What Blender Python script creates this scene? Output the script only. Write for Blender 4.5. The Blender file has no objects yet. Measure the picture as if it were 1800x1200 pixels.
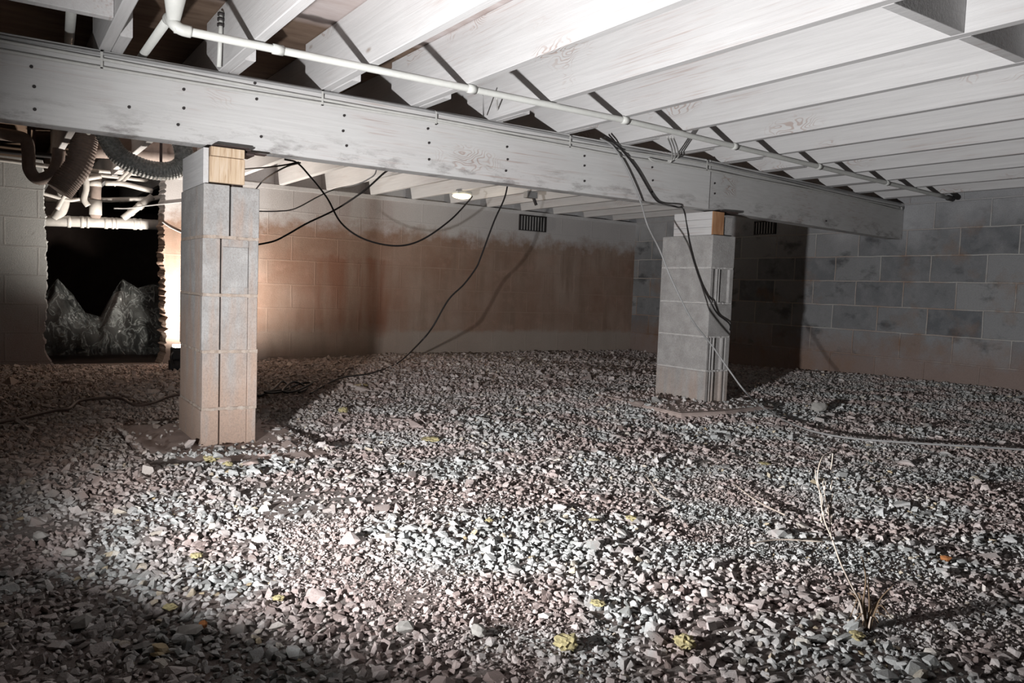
import bpy, bmesh, math, random
import numpy as np
from mathutils import Vector, Matrix, noise
random.seed(7); rng = np.random.default_rng(7)
S = bpy.context.scene
COL = S.collection
# ------------------------------------------------------------------ camera
FPX, YAW, PITCH, ROLL, CH = 1360.96, math.radians(33.952), math.radians(-3.872), math.radians(2.129), 0.6406
fw = Vector((math.sin(YAW)*math.cos(PITCH), math.cos(YAW)*math.cos(PITCH), math.sin(PITCH)))
r0 = Vector((math.cos(YAW), -math.sin(YAW), 0)); u0 = r0.cross(fw)
rt = r0*math.cos(ROLL)+u0*math.sin(ROLL); up = -r0*math.sin(ROLL)+u0*math.cos(ROLL)
cd = bpy.data.cameras.new('camera'); cam = bpy.data.objects.new('camera', cd); COL.objects.link(cam)
cam.matrix_world = Matrix(((rt.x, up.x, -fw.x, 0), (rt.y, up.y, -fw.y, 0), (rt.z, up.z, -fw.z, CH), (0, 0, 0, 1)))
cd.sensor_width = 36; cd.lens = FPX/1800*36; cd.clip_start = .02
S.camera = cam
# ------------------------------------------------------------------ world, light, exposure
W = bpy.data.worlds.new('world'); S.world = W; W.use_nodes = True
W.node_tree.nodes['Background'].inputs[0].default_value = (.55, .62, .75, 1)
W.node_tree.nodes['Background'].inputs[1].default_value = .02
S.view_settings.view_transform = 'Standard'; S.view_settings.look = 'None'
S.view_settings.gamma = 1; S.view_settings.use_curve_mapping = False
S.view_settings.exposure = 0.0
def spot(name, loc, aim, watts, size, blend, rad, col):
    l = bpy.data.lights.new(name, 'SPOT'); l.energy = watts; l.spot_size = math.radians(size); l.spot_blend = blend
    l.shadow_soft_size = rad; l.color = col
    o = bpy.data.objects.new(name, l); COL.objects.link(o); o.location = loc
    o.rotation_euler = (Vector(aim)-Vector(loc)).to_track_quat('-Z', 'Y').to_euler(); return o
spot('flood_lamp_light', (-.33, 1.09, .32), (-.33+1.86, 1.09+.92, .32+.32), 560, 114.5, 1.0, .032, (1, .985, .985))
# ------------------------------------------------------------------ helpers
def at(x, y, ax, v):
    d = fw+rt*((x-900)/FPX)-up*((y-600)/FPX); c = Vector((0, 0, CH)); return c+d*((v-c[ax])/d[ax])
def tag(o, label=None, cat=None, group=None, kind=None):
    if label: o['label'] = label
    if cat: o['category'] = cat
    if group: o['group'] = group
    if kind: o['kind'] = kind
    return o
def obj(name, bm, m, parent=None, smooth=False):
    me = bpy.data.meshes.new(name); bmesh.ops.recalc_face_normals(bm, faces=bm.faces); bm.to_mesh(me); bm.free()
    if smooth:
        for p in me.polygons: p.use_smooth = True
    o = bpy.data.objects.new(name, me); COL.objects.link(o); me.materials.append(m)
    if parent is not None:
        o.parent = parent; pl = Vector((0, 0, 0)); q = parent
        while q is not None: pl += q.location; q = q.parent
        o.matrix_parent_inverse = Matrix.Translation(-pl) if False else Matrix.Identity(4)
        o.location = -pl                       # meshes are built in world coordinates
    return o
def empty(name, loc, label=None, cat=None, group=None):
    o = bpy.data.objects.new(name, None); COL.objects.link(o); o.location = loc; o.empty_display_size = .05
    return tag(o, label, cat, group)
def box(bm, a, b, bev=0.0):
    r = bmesh.ops.create_cube(bm, size=1); vs = r['verts']
    a, b = Vector(a), Vector(b); c = (a+b)/2; s = b-a
    for v in vs: v.co = Vector((v.co.x*s.x, v.co.y*s.y, v.co.z*s.z))+c
    if bev:
        es = {e for v in vs for e in v.link_edges}
        bmesh.ops.bevel(bm, geom=list(es), offset=bev, segments=2, affect='EDGES', profile=.5)
    return vs
def catmull(P, n=8):
    P = [Vector(p) for p in P]
    if len(P) < 3: return P
    Q = [P[0]*2-P[1]]+P+[P[-1]*2-P[-2]]; out = []
    for i in range(1, len(Q)-2):
        a, b, c, d = Q[i-1:i+3]
        for k in range(n):
            t = k/n; out.append(.5*((2*b)+(c-a)*t+(2*a-5*b+4*c-d)*t*t+(3*b-a-3*c+d)*t**3))
    out.append(P[-1]); return out
def tube(bm, P, rad, seg=8, rf=None):
    """rf(i, n) scales the radius along the path"""
    P = [Vector(p) for p in P]; n = len(P); prev = None; rings = []
    t0 = (P[1]-P[0]).normalized(); nrm = t0.orthogonal().normalized()
    for i, p in enumerate(P):
        t = ((P[min(i+1, n-1)]-P[max(i-1, 0)])).normalized()
        nrm = (nrm-t*nrm.dot(t)).normalized(); b = t.cross(nrm); r = rad*(rf(i, n) if rf else 1)
        rings.append([bm.verts.new(p+(nrm*math.cos(2*math.pi*k/seg)+b*math.sin(2*math.pi*k/seg))*r) for k in range(seg)])
    for A, B in zip(rings, rings[1:]):
        for k in range(seg): bm.faces.new((A[k], A[(k+1) % seg], B[(k+1) % seg], B[k]))
    bm.faces.new(rings[0][::-1]); bm.faces.new(rings[-1])
def gz(x, y):
    """height of the dirt"""
    z = .012*math.sin(1.3*x+.6*y)+.008*math.sin(2.9*y-1.1*x+1)+.006*math.sin(4.3*x+2.1*y)
    z -= .035*min(1, max(0, (y-3.5)/3))*(1-min(1, max(0, x/5.5)))
    z += .05*min(1, max(0, (x-4.9)))*1.0*min(1, max(0, (4.6-y)))
    z -= .032*math.exp(-((x-.8)**2+(y-3.2)**2)/.35)
    return z
# ------------------------------------------------------------------ materials
class NT:
    def __init__(s, name, rough=.85, spec=.3):
        s.m = bpy.data.materials.new(name); s.m.use_nodes = True; s.t = s.m.node_tree
        s.b = s.t.nodes['Principled BSDF']; s.b.inputs['Roughness'].default_value = rough
        s.b.inputs['Specular IOR Level'].default_value = spec
    def n(s, typ, **kw):
        nd = s.t.nodes.new(typ)
        for k, v in kw.items():
            if k.startswith('_'): setattr(nd, k[1:], v)
            else:
                try: key = int(k[1:]) if k[0] == 'i' and k[1:].isdigit() else k.replace('__', ' ')
                except ValueError: key = k
                if hasattr(v, 'is_output'): s.t.links.new(v, nd.inputs[key])
                else: nd.inputs[key].default_value = v
        return nd
    def coord(s, which='Object'): return s.t.nodes.new('ShaderNodeTexCoord').outputs[which]
    def pos(s): return s.t.nodes.new('ShaderNodeNewGeometry').outputs['Position']
    def map(s, v, loc=(0, 0, 0), sc=(1, 1, 1)): return s.n('ShaderNodeMapping', Vector=v, Location=loc, Scale=sc).outputs[0]
    def noise(s, v, scale, detail=4, rough=.55, dist=0): return s.n('ShaderNodeTexNoise', Vector=v, Scale=scale, Detail=detail, Roughness=rough, Distortion=dist).outputs['Fac']
    def ramp(s, f, stops):
        nd = s.n('ShaderNodeValToRGB', Fac=f); cr = nd.color_ramp
        while len(cr.elements) < len(stops): cr.elements.new(.5)
        for e, (p, c) in zip(cr.elements, stops):
            e.position = p; e.color = (c, c, c, 1) if isinstance(c, (int, float)) else (*c, 1)
        return nd.outputs[0]
    def mix(s, f, a, b, mode='MIX'):
        nd = s.t.nodes.new('ShaderNodeMix'); nd.data_type = 'RGBA'; nd.blend_type = mode
        for i, v in ((0, f), (6, a), (7, b)):
            if hasattr(v, 'is_output'): s.t.links.new(v, nd.inputs[i])
            else: nd.inputs[i].default_value = v if i == 0 else (*v, 1)
        return nd.outputs[2]
    def math(s, op, a, b=0.0, c=0.0):
        nd = s.t.nodes.new('ShaderNodeMath'); nd.operation = op
        for i, v in enumerate((a, b, c)):
            if hasattr(v, 'is_output'): s.t.links.new(v, nd.inputs[i])
            else: nd.inputs[i].default_value = v
        return nd.outputs[0]
    def sep(s, v): return s.n('ShaderNodeSeparateXYZ', Vector=v).outputs
    def comb(s, x, y, z): return s.n('ShaderNodeCombineXYZ', X=x, Y=y, Z=z).outputs[0]
    def color(s, c):
        if hasattr(c, 'is_output'): s.t.links.new(c, s.b.inputs['Base Color'])
        else: s.b.inputs['Base Color'].default_value = (*c, 1)
    def bump(s, h, dist=.004, strength=1.0):
        nd = s.n('ShaderNodeBump', Height=h, Distance=dist, Strength=strength); s.t.links.new(nd.outputs[0], s.b.inputs['Normal'])

def simple(name, c, rough=.7, metal=0, nz=.12, scale=30, bump=.0006, spec=.3):
    m = NT(name, rough, spec); m.b.inputs['Metallic'].default_value = metal
    f = m.noise(m.coord(), scale, 5)
    m.color(m.mix(f, [v*(1-nz*2) for v in c], [min(1, v*(1+nz)) for v in c])); 
    if bump: m.bump(f, bump)
    return m.m

def painted_wood(name, axis, white=(.62, .61, .60), worn=.5, stain=(.36, .28, .25)):
    """whitewashed lumber with the grain along axis 0 or 1"""
    m = NT(name, .75, .25); v = m.coord(); rnd = m.n('ShaderNodeObjectInfo').outputs['Random']
    x, y, z = m.sep(v); L, T = (x, y) if axis == 0 else (y, x)
    Lo = m.math('ADD', L, m.math('MULTIPLY', rnd, 17.0))
    p = m.comb(Lo, m.math('ADD', T, m.math('MULTIPLY', rnd, 3.1)), z)
    stretch = m.map(p, sc=(1.6, 40, 40))
    grain = m.noise(stretch, 2.0, 6, .6, .6)
    patch = m.noise(m.map(p, sc=(1, 2, 2)), 1.3, 4, .6)
    # knots with rings that show through the paint
    vor = m.n('ShaderNodeTexVoronoi', Vector=m.map(p, sc=(1.6, 1.0, 4.6)), Scale=1.0, Randomness=1.0); dist = vor.outputs['Distance']
    wob = m.noise(m.map(p, sc=(9, 9, 9)), 1, 2)
    rings = m.math('SINE', m.math('MULTIPLY', m.noise(m.map(p, sc=(4.5, 10, 11)), 1, 2, .4), 150.0))
    kn = m.math('MULTIPLY', m.ramp(dist, [(0.0, 1), (.2, .9), (.34, 0)]), m.ramp(m.noise(m.map(p, sc=(7, 7, 7)), 1, 3), [(.40, 0), (.5, 1)]))
    vis = m.math('MULTIPLY', kn, m.ramp(m.n('ShaderNodeSeparateColor', Color=vor.outputs['Color']).outputs[0], [(.25, 0), (.4, 1)]))
    ringmask = m.math('MULTIPLY', m.ramp(rings, [(0.35, 0), (.8, 1)]), vis)
    core = m.math('MULTIPLY', m.ramp(dist, [(0.015, .8), (.05, 0)]), 1.0)
    col = m.mix(m.ramp(grain, [(.3, .0), (.75, 1)]), [c*.86 for c in white], white)
    col = m.mix(m.math('MULTIPLY', m.ramp(patch, [(.50, 0), (.68, 1)]), .5*worn), col, (.45, .42, .42))
    streak = m.math('MULTIPLY', m.ramp(m.noise(m.map(p, sc=(3, 120, 120)), 1.0, 3), [(.55, 0), (.68, 1)]), m.ramp(patch, [(.5, 0), (.62, 1)]))
    col = m.mix(m.math('MULTIPLY', streak, worn), col, stain)
    col = m.mix(m.math('MULTIPLY', ringmask, .8), col, stain)
    col = m.mix(core, col, (.27, .22, .19))
    m.color(col); m.bump(m.math('ADD', grain, m.math('MULTIPLY', ringmask, -.5)), .0012)
    return m

M = {}
M['joist'] = painted_wood('painted_joist', 1, (.57, .567, .567), .55).m
# beam: more scuffs, grey smudges along the lower edge
mb = painted_wood('painted_beam', 0, (.56, .56, .555), .7)
src = mb.b.inputs['Base Color'].links[0].from_socket
bp = mb.pos(); bx, by, bz = mb.sep(bp)
low = mb.ramp(mb.math('MULTIPLY', mb.math('SUBTRACT', 1.30, bz), 6.0), [(.15, 0), (.95, 1)])
sm = mb.ramp(mb.noise(mb.map(bp, sc=(3, 1, 9)), 2.2, 8, .72), [(.5, 0), (.66, 1)])
mb.color(mb.mix(mb.math('MULTIPLY', mb.math('MULTIPLY', low, sm), .9), src, (.17, .155, .15)))
M['beam'] = mb.m
# raw wood end
mw = NT('raw_wood', .8); g = mw.noise(mw.map(mw.coord(), sc=(60, 2, 4)), 1.6, 6, .6, .8)
mw.color(mw.ramp(g, [(.3, (.33, .22, .14)), (.5, (.52, .40, .28)), (.75, (.62, .52, .42))])); mw.bump(g, .001); M['raw'] = mw.m
mo = NT('orange_wood', .8); g = mo.noise(mo.map(mo.coord(), sc=(20, 20, 4)), 1.6, 5)
mo.color(mo.ramp(g, [(.3, (.28, .13, .06)), (.7, (.50, .30, .17))])); M['orange'] = mo.m
# subfloor: brown boards, painted white at right, brown band behind the beam
ms = NT('subfloor', .85); p = ms.pos(); x, y, z = ms.sep(p)
n1 = ms.noise(ms.map(p, sc=(1, 4, 1)), 3.0, 6, .65); n2 = ms.noise(p, 2.2, 4)
brown = ms.ramp(n1, [(.3, (.10, .062, .042)), (.7, (.21, .15, .11))])
white = ms.ramp(n1, [(.3, (.42, .35, .33)), (.7, (.56, .51, .50))])
edge = ms.math('ADD', x, ms.math('MULTIPLY', ms.math('SUBTRACT', n2, .5), .7))
mask = ms.ramp(ms.math('MULTIPLY', ms.math('SUBTRACT', edge, .55), 2.2), [(.0, 0), (1, 1)])
back = ms.ramp(ms.math('MULTIPLY', ms.math('SUBTRACT', y, 3.0), 6), [(0, 1), (.7, .0)])
far = ms.ramp(ms.math('MULTIPLY', ms.math('SUBTRACT', y, 4.2), 1.5), [(0, 0), (.9, 1)])
mk = ms.math('MAXIMUM', ms.math('MULTIPLY', mask, back), ms.math('MULTIPLY', mask, far))
ms.color(ms.mix(mk, brown, white)); ms.bump(n1, .002); M['subfloor'] = ms.m

def block_wall(name, ax, joff, kind):
    m = NT(name, .92, .15); p = m.pos(); x, y, z = m.sep(p); h = x if ax == 0 else y
    warp = m.n('ShaderNodeTexNoise', Vector=p, Scale=5.0, Detail=2.0)
    wv = m.math('MULTIPLY', m.math('SUBTRACT', warp.outputs['Fac'], .5), .012)
    v = m.comb(m.math('ADD', m.math('ADD', h, joff), wv), m.math('ADD', z, wv), 0.0)
    br = m.n('ShaderNodeTexBrick', _offset=.5, _offset_frequency=2, _squash=1.0, _squash_frequency=2, Vector=v, Scale=1.0, Mortar__Size=.0065,
             Mortar__Smooth=.35, Bias=0.0, Brick__Width=.4064, Row__Height=.2032,
             Color1=(0, 0, 0, 1), Color2=(1, 1, 1, 1), Mortar=(.5, .5, .5, 1))
    br.inputs['Mortar Size'].default_value = .0065
    cell = br.outputs['Color']; mort = br.outputs['Fac']
    fine = m.noise(p, 120, 5, .7); med = m.noise(p, 9, 6, .65); big = m.noise(p, 1.7, 4, .6)
    if kind == 'grey':
        base = m.mix(m.ramp(cell, [(.0, 0), (1, 1)]), (.13, .14, .152), (.29, .298, .305))
        base = m.mix(m.ramp(med, [(.42, 0), (.7, .6)]), base, (.28, .285, .295))
        dk = m.ramp(m.noise(m.map(p, sc=(1, 1, 1.6)), 4.2, 6, .6), [(.56, 0), (.68, .8)])
        base = m.mix(dk, base, (.075, .078, .083))
        mcol = m.mix(m.ramp(big, [(.4, 0), (.6, 1)]), (.42, .42, .41), (.34, .27, .23))
        col = m.mix(mort, base, mcol)
        zz = m.math('ADD', z, m.math('MULTIPLY', m.math('SUBTRACT', med, .5), .5))
        dirt = m.ramp(zz, [(.15, .85), (.42, 0)])
        col = m.mix(dirt, col, (.26, .195, .17))
        rust = m.math('MULTIPLY', m.ramp(m.noise(p, 2.6, 5, .6), [(.55, 0), (.66, .8)]), m.ramp(mort, [(0, .5), (.5, 1)]))
        col = m.mix(rust, col, (.24, .14, .085))
        col = m.mix(m.ramp(m.math('ADD', zz, m.math('MULTIPLY', m.math('SUBTRACT', big, .5), 1.2)), [(.98, 0), (1.55/1.6, .0), (1.0, .0)]), col, (.4, .4, .4))
        top = m.ramp(m.math('MULTIPLY', m.math('SUBTRACT', m.math('ADD', z, m.math('MULTIPLY', m.math('SUBTRACT', big, .5), 1.3)), 1.08), 2.2), [(0, 0), (.7, .75)])
        col = m.mix(top, col, (.42, .425, .44))
    else:
        base = m.mix(m.ramp(big, [(.35, 0), (.65, 1)]), (.24, .145, .105), (.33, .25, .205))
        base = m.mix(m.ramp(m.noise(m.map(p, sc=(6, 1, .8)), 1.5, 5, .6), [(.48, 0), (.68, .75)]), base, (.21, .145, .11))
        base = m.mix(m.ramp(med, [(.52, 0), (.72, .5)]), base, (.38, .25, .20))
        base = m.mix(m.math('MULTIPLY', cell, .22), base, (.24, .19, .15))
        col = m.mix(m.math('MULTIPLY', mort, m.ramp(big, [(.35, .5), (.6, .08)])), base, (.34, .25, .20))
        zz = m.math('ADD', z, m.math('MULTIPLY', m.math('SUBTRACT', med, .5), .10))
        bot = m.ramp(m.math('MULTIPLY', zz, 1.0), [(.20, .62), (.235, 0)])
        col = m.mix(m.math('MULTIPLY', bot, m.ramp(m.math('MULTIPLY', m.math('SUBTRACT', x, 2.7), 1.5), [(0, .35), (1, 1)])), col, (.36, .325, .29))
        top = m.ramp(m.math('MULTIPLY', m.math('SUBTRACT', m.math('ADD', z, m.math('MULTIPLY', m.math('SUBTRACT', med, .5), .35)), 1.06), 4), [(0, 0), (.55, .92)])
        col = m.mix(top, col, (.50, .49, .49))
        # painted grey left of the rough opening
        lft = m.ramp(m.math('MULTIPLY', m.math('SUBTRACT', .75, x), 2), [(0.4, 0), (.6, 1)])
        lg = m.mix(m.ramp(m.math('ADD', z, m.math('MULTIPLY', med, .5)), [(.3, 0), (.85, 1)]), (.27, .22, .205), (.31, .315, .31))
        lg = m.mix(m.math('MULTIPLY', mort, .22), lg, (.2, .17, .16))
        col = m.mix(lft, col, m.mix(m.ramp(m.noise(p, 26, 6, .7), [(.6, 0), (.72, .6)]), lg, (.13, .12, .12)))
    if kind != 'grey':
        red = m.math('MULTIPLY', m.ramp(m.math('MULTIPLY', m.math('SUBTRACT', x, 1.9), .6), [(0, 0), (.35, 1), (.62, 1), (.8, 0)]), m.ramp(m.noise(m.map(p, sc=(5, 1, .6)), 1.2, 5, .6), [(.38, .25), (.6, .9)]))  # left pier's shadow, warm from the work lamp, painted as a darker red band
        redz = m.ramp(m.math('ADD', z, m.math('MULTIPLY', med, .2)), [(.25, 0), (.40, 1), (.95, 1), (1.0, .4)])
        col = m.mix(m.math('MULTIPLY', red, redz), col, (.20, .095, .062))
    m.color(m.mix(m.ramp(fine, [(.35, .35), (.6, 0)]), col, m.mix(.5, col, (.06, .055, .05))))
    hgt = m.math('ADD', m.math('MULTIPLY', mort, -1.0 if kind == 'grey' else .25), m.math('MULTIPLY', fine, .5))
    m.bump(m.math('ADD', hgt, m.math('MULTIPLY', med, .5)), .004)
    return m.m
M['wall_r'] = block_wall('block_wall_grey', 1, .4064*(1-.32), 'grey')
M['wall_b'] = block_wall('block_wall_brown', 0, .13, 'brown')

def pier_mat(name, dirtz, k):
    m = NT(name, .93, .15); p = m.pos(); x, y, z = m.sep(p)
    med = m.noise(p, 14, 6, .62); fine = m.noise(p, 160, 4, .7); big = m.noise(p, 4.5, 4)
    base = m.mix(m.ramp(med, [(.35, 0), (.65, 1)]), (.30, .295, .29), (.40, .395, .39))
    st = m.noise(m.map(p, sc=(9, 9, 1.3)), 1.5, 5, .6)
    d = m.ramp(m.math('ADD', m.math('SUBTRACT', dirtz, z), m.math('MULTIPLY', m.math('SUBTRACT', st, .5), 2.4)), [(0, 0), (.6, k)])
    base = m.mix(d, base, m.mix(big, (.38, .255, .19), (.43, .33, .27)))
    m.color(m.mix(m.ramp(fine, [(.35, .4), (.55, 0)]), base, (.2, .17, .15))); m.bump(m.math('ADD', med, m.math('MULTIPLY', fine, .8)), .003)
    return m.m
M['pier_l'] = pier_mat('pier_block_stained', .80, .9); M['pier_r'] = pier_mat('pier_block_grey', .02, .5); M['pier_b'] = pier_mat('pier_block_bottom', .40, .55)
mm = NT('mortar', .95, .1); g = mm.noise(mm.pos(), 60, 6, .7)
mm.color(mm.ramp(g, [(.3, (.32, .25, .20)), (.7, (.43, .38, .34))])); mm.bump(g, .004); M['mortar'] = mm.m
mm = NT('mortar_grey', .95, .1); g = mm.noise(mm.pos(), 60, 6, .7)
mm.color(mm.ramp(g, [(.3, (.40, .39, .38)), (.7, (.52, .51, .50))])); mm.bump(g, .004); M['mortar_g'] = mm.m

# dirt
md = NT('dirt', .97, .1); p = md.pos(); a = md.noise(p, 3, 6, .65); b = md.noise(p, 90, 8, .75)
c = md.mix(md.ramp(a, [(.35, 0), (.65, 1)]), (.34, .275, .255), (.38, .365, .35))
md.color(md.mix(md.ramp(b, [(.4, .6), (.6, 0)]), c, (.15, .115, .10))); md.bump(b, .012); M['dirt'] = md.m
# gravel
mg = NT('gravel', .9, .2); p = mg.pos(); isl = mg.t.nodes.new('ShaderNodeNewGeometry').outputs['Random Per Island']
grey = mg.ramp(isl, [(0, (.20, .215, .21)), (.12, (.35, .37, .365)), (.5, (.46, .485, .485)), (.8, (.56, .58, .58)), (.95, (.68, .69, .68)), (1, (.42, .33, .18))])
pink = mg.ramp(isl, [(0, (.19, .15, .14)), (.2, (.36, .295, .28)), (.6, (.47, .40, .385)), (.9, (.58, .52, .505)), (1, (.68, .65, .62))])
pt = mg.ramp(mg.noise(p, 2.3, 5, .62, .4), [(.42, 0), (.56, 1)])
dst = mg.noise(p, 300, 4, .7)
x, y, z = mg.sep(p)
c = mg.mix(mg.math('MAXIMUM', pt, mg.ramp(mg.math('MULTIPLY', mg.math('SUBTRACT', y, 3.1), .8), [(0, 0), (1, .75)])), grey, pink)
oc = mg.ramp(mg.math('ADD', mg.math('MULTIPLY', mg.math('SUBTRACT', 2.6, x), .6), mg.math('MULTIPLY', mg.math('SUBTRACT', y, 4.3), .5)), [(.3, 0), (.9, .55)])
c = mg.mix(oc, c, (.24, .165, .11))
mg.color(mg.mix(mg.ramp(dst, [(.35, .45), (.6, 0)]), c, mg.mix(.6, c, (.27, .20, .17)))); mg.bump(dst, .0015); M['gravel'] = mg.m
M['pad'] = simple('pad_concrete', (.44, .36, .33), .95, nz=.2, scale=14, bump=.004)
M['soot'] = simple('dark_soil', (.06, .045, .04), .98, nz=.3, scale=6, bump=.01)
M['black'] = simple('black_plastic', (.012, .012, .013), .45)
M['steel'] = simple('rusty_steel', (.09, .065, .06), .6, .4, nz=.3)
M['nail'] = simple('nail_head', (.05, .045, .045), .6, .5)
M['pvc'] = simple('white_pvc', (.62, .63, .60), .45, nz=.08, spec=.4)
M['pvc_old'] = simple('dirty_pvc', (.58, .56, .53), .4, nz=.15, spec=.5)
M['duct_brown'] = simple('brown_duct', (.33, .265, .235), .7, nz=.2)
M['wire_white'] = simple('white_wire', (.50, .50, .48), .5)
M['wire_grey'] = simple('grey_wire', (.30, .30, .30), .5)
M['wire_black'] = simple('black_wire', (.02, .018, .018), .5)
M['wire_brown'] = simple('brown_wire', (.075, .048, .038), .6)
M['yellow'] = simple('insulation_scrap', (.50, .44, .24), .95, nz=.3, scale=80, bump=.003)
M['straw'] = simple('dry_stalk', (.56, .48, .41), .9, nz=.25, scale=60)
M['straw_dark'] = simple('dry_leaf', (.20, .14, .09), .9, nz=.3, scale=60)
M['rust_leaf'] = simple('rust_leaf', (.42, .17, .06), .9, nz=.3)
M['rock'] = simple('concrete_chunk', (.37, .36, .34), .95, nz=.2, scale=25, bump=.004)
mf = NT('foil_duct', .38, .5); mf.b.inputs['Metallic'].default_value = .15; g = mf.noise(mf.coord(), 60, 5, .7)
mf.color(mf.ramp(g, [(.3, (.11, .12, .115)), (.7, (.36, .37, .36))])); mf.bump(g, .004); M['foil'] = mf.m
mp = NT('clear_sheet', .3, .5); g = mp.noise(mp.map(mp.coord(), sc=(3, 3, 1)), 3, 6, .6); mp.color((.26, .275, .27))
w_ = mp.math('ABSOLUTE', mp.math('SUBTRACT', mp.noise(mp.map(mp.coord(), sc=(7, 7, 5)), 1.6, 5, .6, .8), .5))
mp.t.links.new(mp.math('ADD', mp.math('MULTIPLY', mp.ramp(w_, [(0, 1), (.035, 0)]), .45), mp.ramp(g, [(.35, .04), (.75, .22)])), mp.b.inputs['Alpha']); M['sheet'] = mp.m
def emis(name, c, s):
    m = NT(name, .4); m.color(c); m.b.inputs['Emission Color'].default_value = (*c, 1); m.b.inputs['Emission Strength'].default_value = s; return m.m
M['glow'] = emis('lit_lens', (1, .84, .55), 2.2); M['lens'] = emis('work_lamp_lens', (1, .97, .92), 20)

# ------------------------------------------------------------------ the shell
XR, YW, ZJ, ZS = 5.99, 6.5, 1.43, 1.664
def ground(name, x0, x1, y0, y1, step, mat, dz=0):
    nx, ny = int((x1-x0)/step)+1, int((y1-y0)/step)+1; bm = bmesh.new(); V = []
    for j in range(ny+1):
        for i in range(nx+1):
            x = x0+(x1-x0)*i/nx; y = y0+(y1-y0)*j/ny
            n = noise.noise(Vector((x*9, y*9, 0)))*.006+noise.noise(Vector((x*30, y*30, 3)))*.003
            V.append(bm.verts.new((x, y, gz(x, y)+n+dz)))
    for j in range(ny):
        for i in range(nx):
            k = j*(nx+1)+i; bm.faces.new((V[k], V[k+1], V[k+nx+2], V[k+nx+1]))
    return tag(obj(name, bm, mat, smooth=True), kind='structure')
ground('floor', -2.6, 6.0, -2.6, 6.55, .05, M['dirt'])
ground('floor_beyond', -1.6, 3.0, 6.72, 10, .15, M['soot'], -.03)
def struct(name, boxes, mat, bev=0):
    bm = bmesh.new()
    for a, b in boxes: box(bm, a, b, bev)
    return tag(obj(name, bm, mat), kind='structure')
struct('ceiling', [((-2.8, -2.8, ZS), (6.3, 10.2, ZS+.03))], M['subfloor'])
struct('wall_right', [((XR, -2.8, -.25), (XR+.2, 6.7, ZS))], M['wall_r'])
struct('wall_left', [((-2.8, -2.8, -.25), (-2.6, 6.7, ZS))], M['wall_b'])
struct('wall_front', [((-2.6, -2.8, -.25), (XR, -2.6, ZS))], M['wall_b'])
# back wall with the rough opening hacked through it
def ragged(side, x0):
    bm = bmesh.new(); n = 150; rr = random.Random(5+side); F = []; prev = x0; offs = []
    for i in range(n+1):
        z = -.25+(ZJ+.25)*i/n
        o = .010*math.sin(z*4+side)+.022*noise.noise(Vector((z*14, side*3, 0)))+.012*noise.noise(Vector((z*60, side*3, 4)))+rr.uniform(-.0015, .0015)
        if side > 0 and .10 < z < .62: o += .02*noise.noise(Vector((z*45, 9, 0)))
        if z < .06: o += (-side)*(.06-z)*.55*(1 if side < 0 else .5)
        offs.append((z, x0+o))
    xe = -2.6 if side < 0 else XR
    rows = []
    for z, x in offs:
        rows.append([bm.verts.new((xe, YW, z)), bm.verts.new((x, YW, z)), bm.verts.new((x-side*(.01+.012*noise.noise(Vector((z*25, 5, side)))), YW+.1, z)),
                     bm.verts.new((x-side*.012+.015*noise.noise(Vector((z*22, 8, side))), YW+.2, z)), bm.verts.new((xe, YW+.2, z))])
    for A, B in zip(rows, rows[1:]):
        for k in range(5): bm.faces.new((A[k], A[(k+1) % 5], B[(k+1) % 5], B[k]))
    bm.faces.new(rows[0]); bm.faces.new(rows[-1][::-1])
    return bm
bm = ragged(-1, .315); b2 = ragged(1, 1.115)
me = bpy.data.meshes.new('tmp'); b2.to_mesh(me); b2.free(); bm.from_mesh(me); bpy.data.meshes.remove(me)
box(bm, (.25, YW, -.25), (1.2, YW+.2, -.05))
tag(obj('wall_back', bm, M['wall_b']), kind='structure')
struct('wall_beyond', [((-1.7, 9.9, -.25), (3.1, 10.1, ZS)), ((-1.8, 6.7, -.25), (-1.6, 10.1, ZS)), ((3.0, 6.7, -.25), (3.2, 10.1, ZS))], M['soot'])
# sill on the far wall and footing ledge
struct('trim_1', [((1.16, YW-.012, ZJ-.035), (XR, YW+.16, ZJ-.001))], M['joist'])
struct('trim_4', [((1.16, 6.622, ZJ), (XR, 6.66, ZS-.001))], M['joist'])
bm = bmesh.new(); box(bm, (1.28, YW-.05, -.2), (3.05, YW+.02, -.035), .008)
tag(obj('trim_2', bm, M['pad']), kind='structure')
bm = bmesh.new(); box(bm, (-.5, YW-.10, -.2), (1.3, YW+.02, -.042), .01)
tag(obj('trim_3', bm, M['pad']), kind='structure')

# ------------------------------------------------------------------ main beam
BT, BB = ZJ, 1.146
beam = empty('support_beam', (0, 3.14, BB), 'long white painted built-up wooden beam crossing above both block piers', 'beam')
def slab(bm, p0, p1, th, z0, z1, bev=.003):
    """board from p0 to p1 (front face), th thick away from the camera"""
    p0, p1 = Vector((*p0, 0)), Vector((*p1, 0)); d = (p1-p0).normalized(); n = Vector((-d.y, d.x, 0))
    vs = [bm.verts.new(q+Vector((0, 0, z))) for z in (z0, z1) for q in (p0, p1, p1+n*th, p0+n*th)]
    fs = [(0, 1, 2, 3), (7, 6, 5, 4), (0, 4, 5, 1), (1, 5, 6, 2), (2, 6, 7, 3), (3, 7, 4, 0)]
    F = [bm.faces.new([vs[i] for i in f]) for f in fs]
    if bev: bmesh.ops.bevel(bm, geom=list({e for f in F for e in f.edges}), offset=bev, segments=1, affect='EDGES')
JX = 3.468
for a, b, t in (((-2.55, 3.150), (JX-.0015, 3.150), .04), ((JX+.0015, 3.156), (5.985, 3.42), .04)):
    bm = bmesh.new(); slab(bm, a, b, t, BB, BT-.001); o = obj('face_board', bm, M['beam'], beam)
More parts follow.
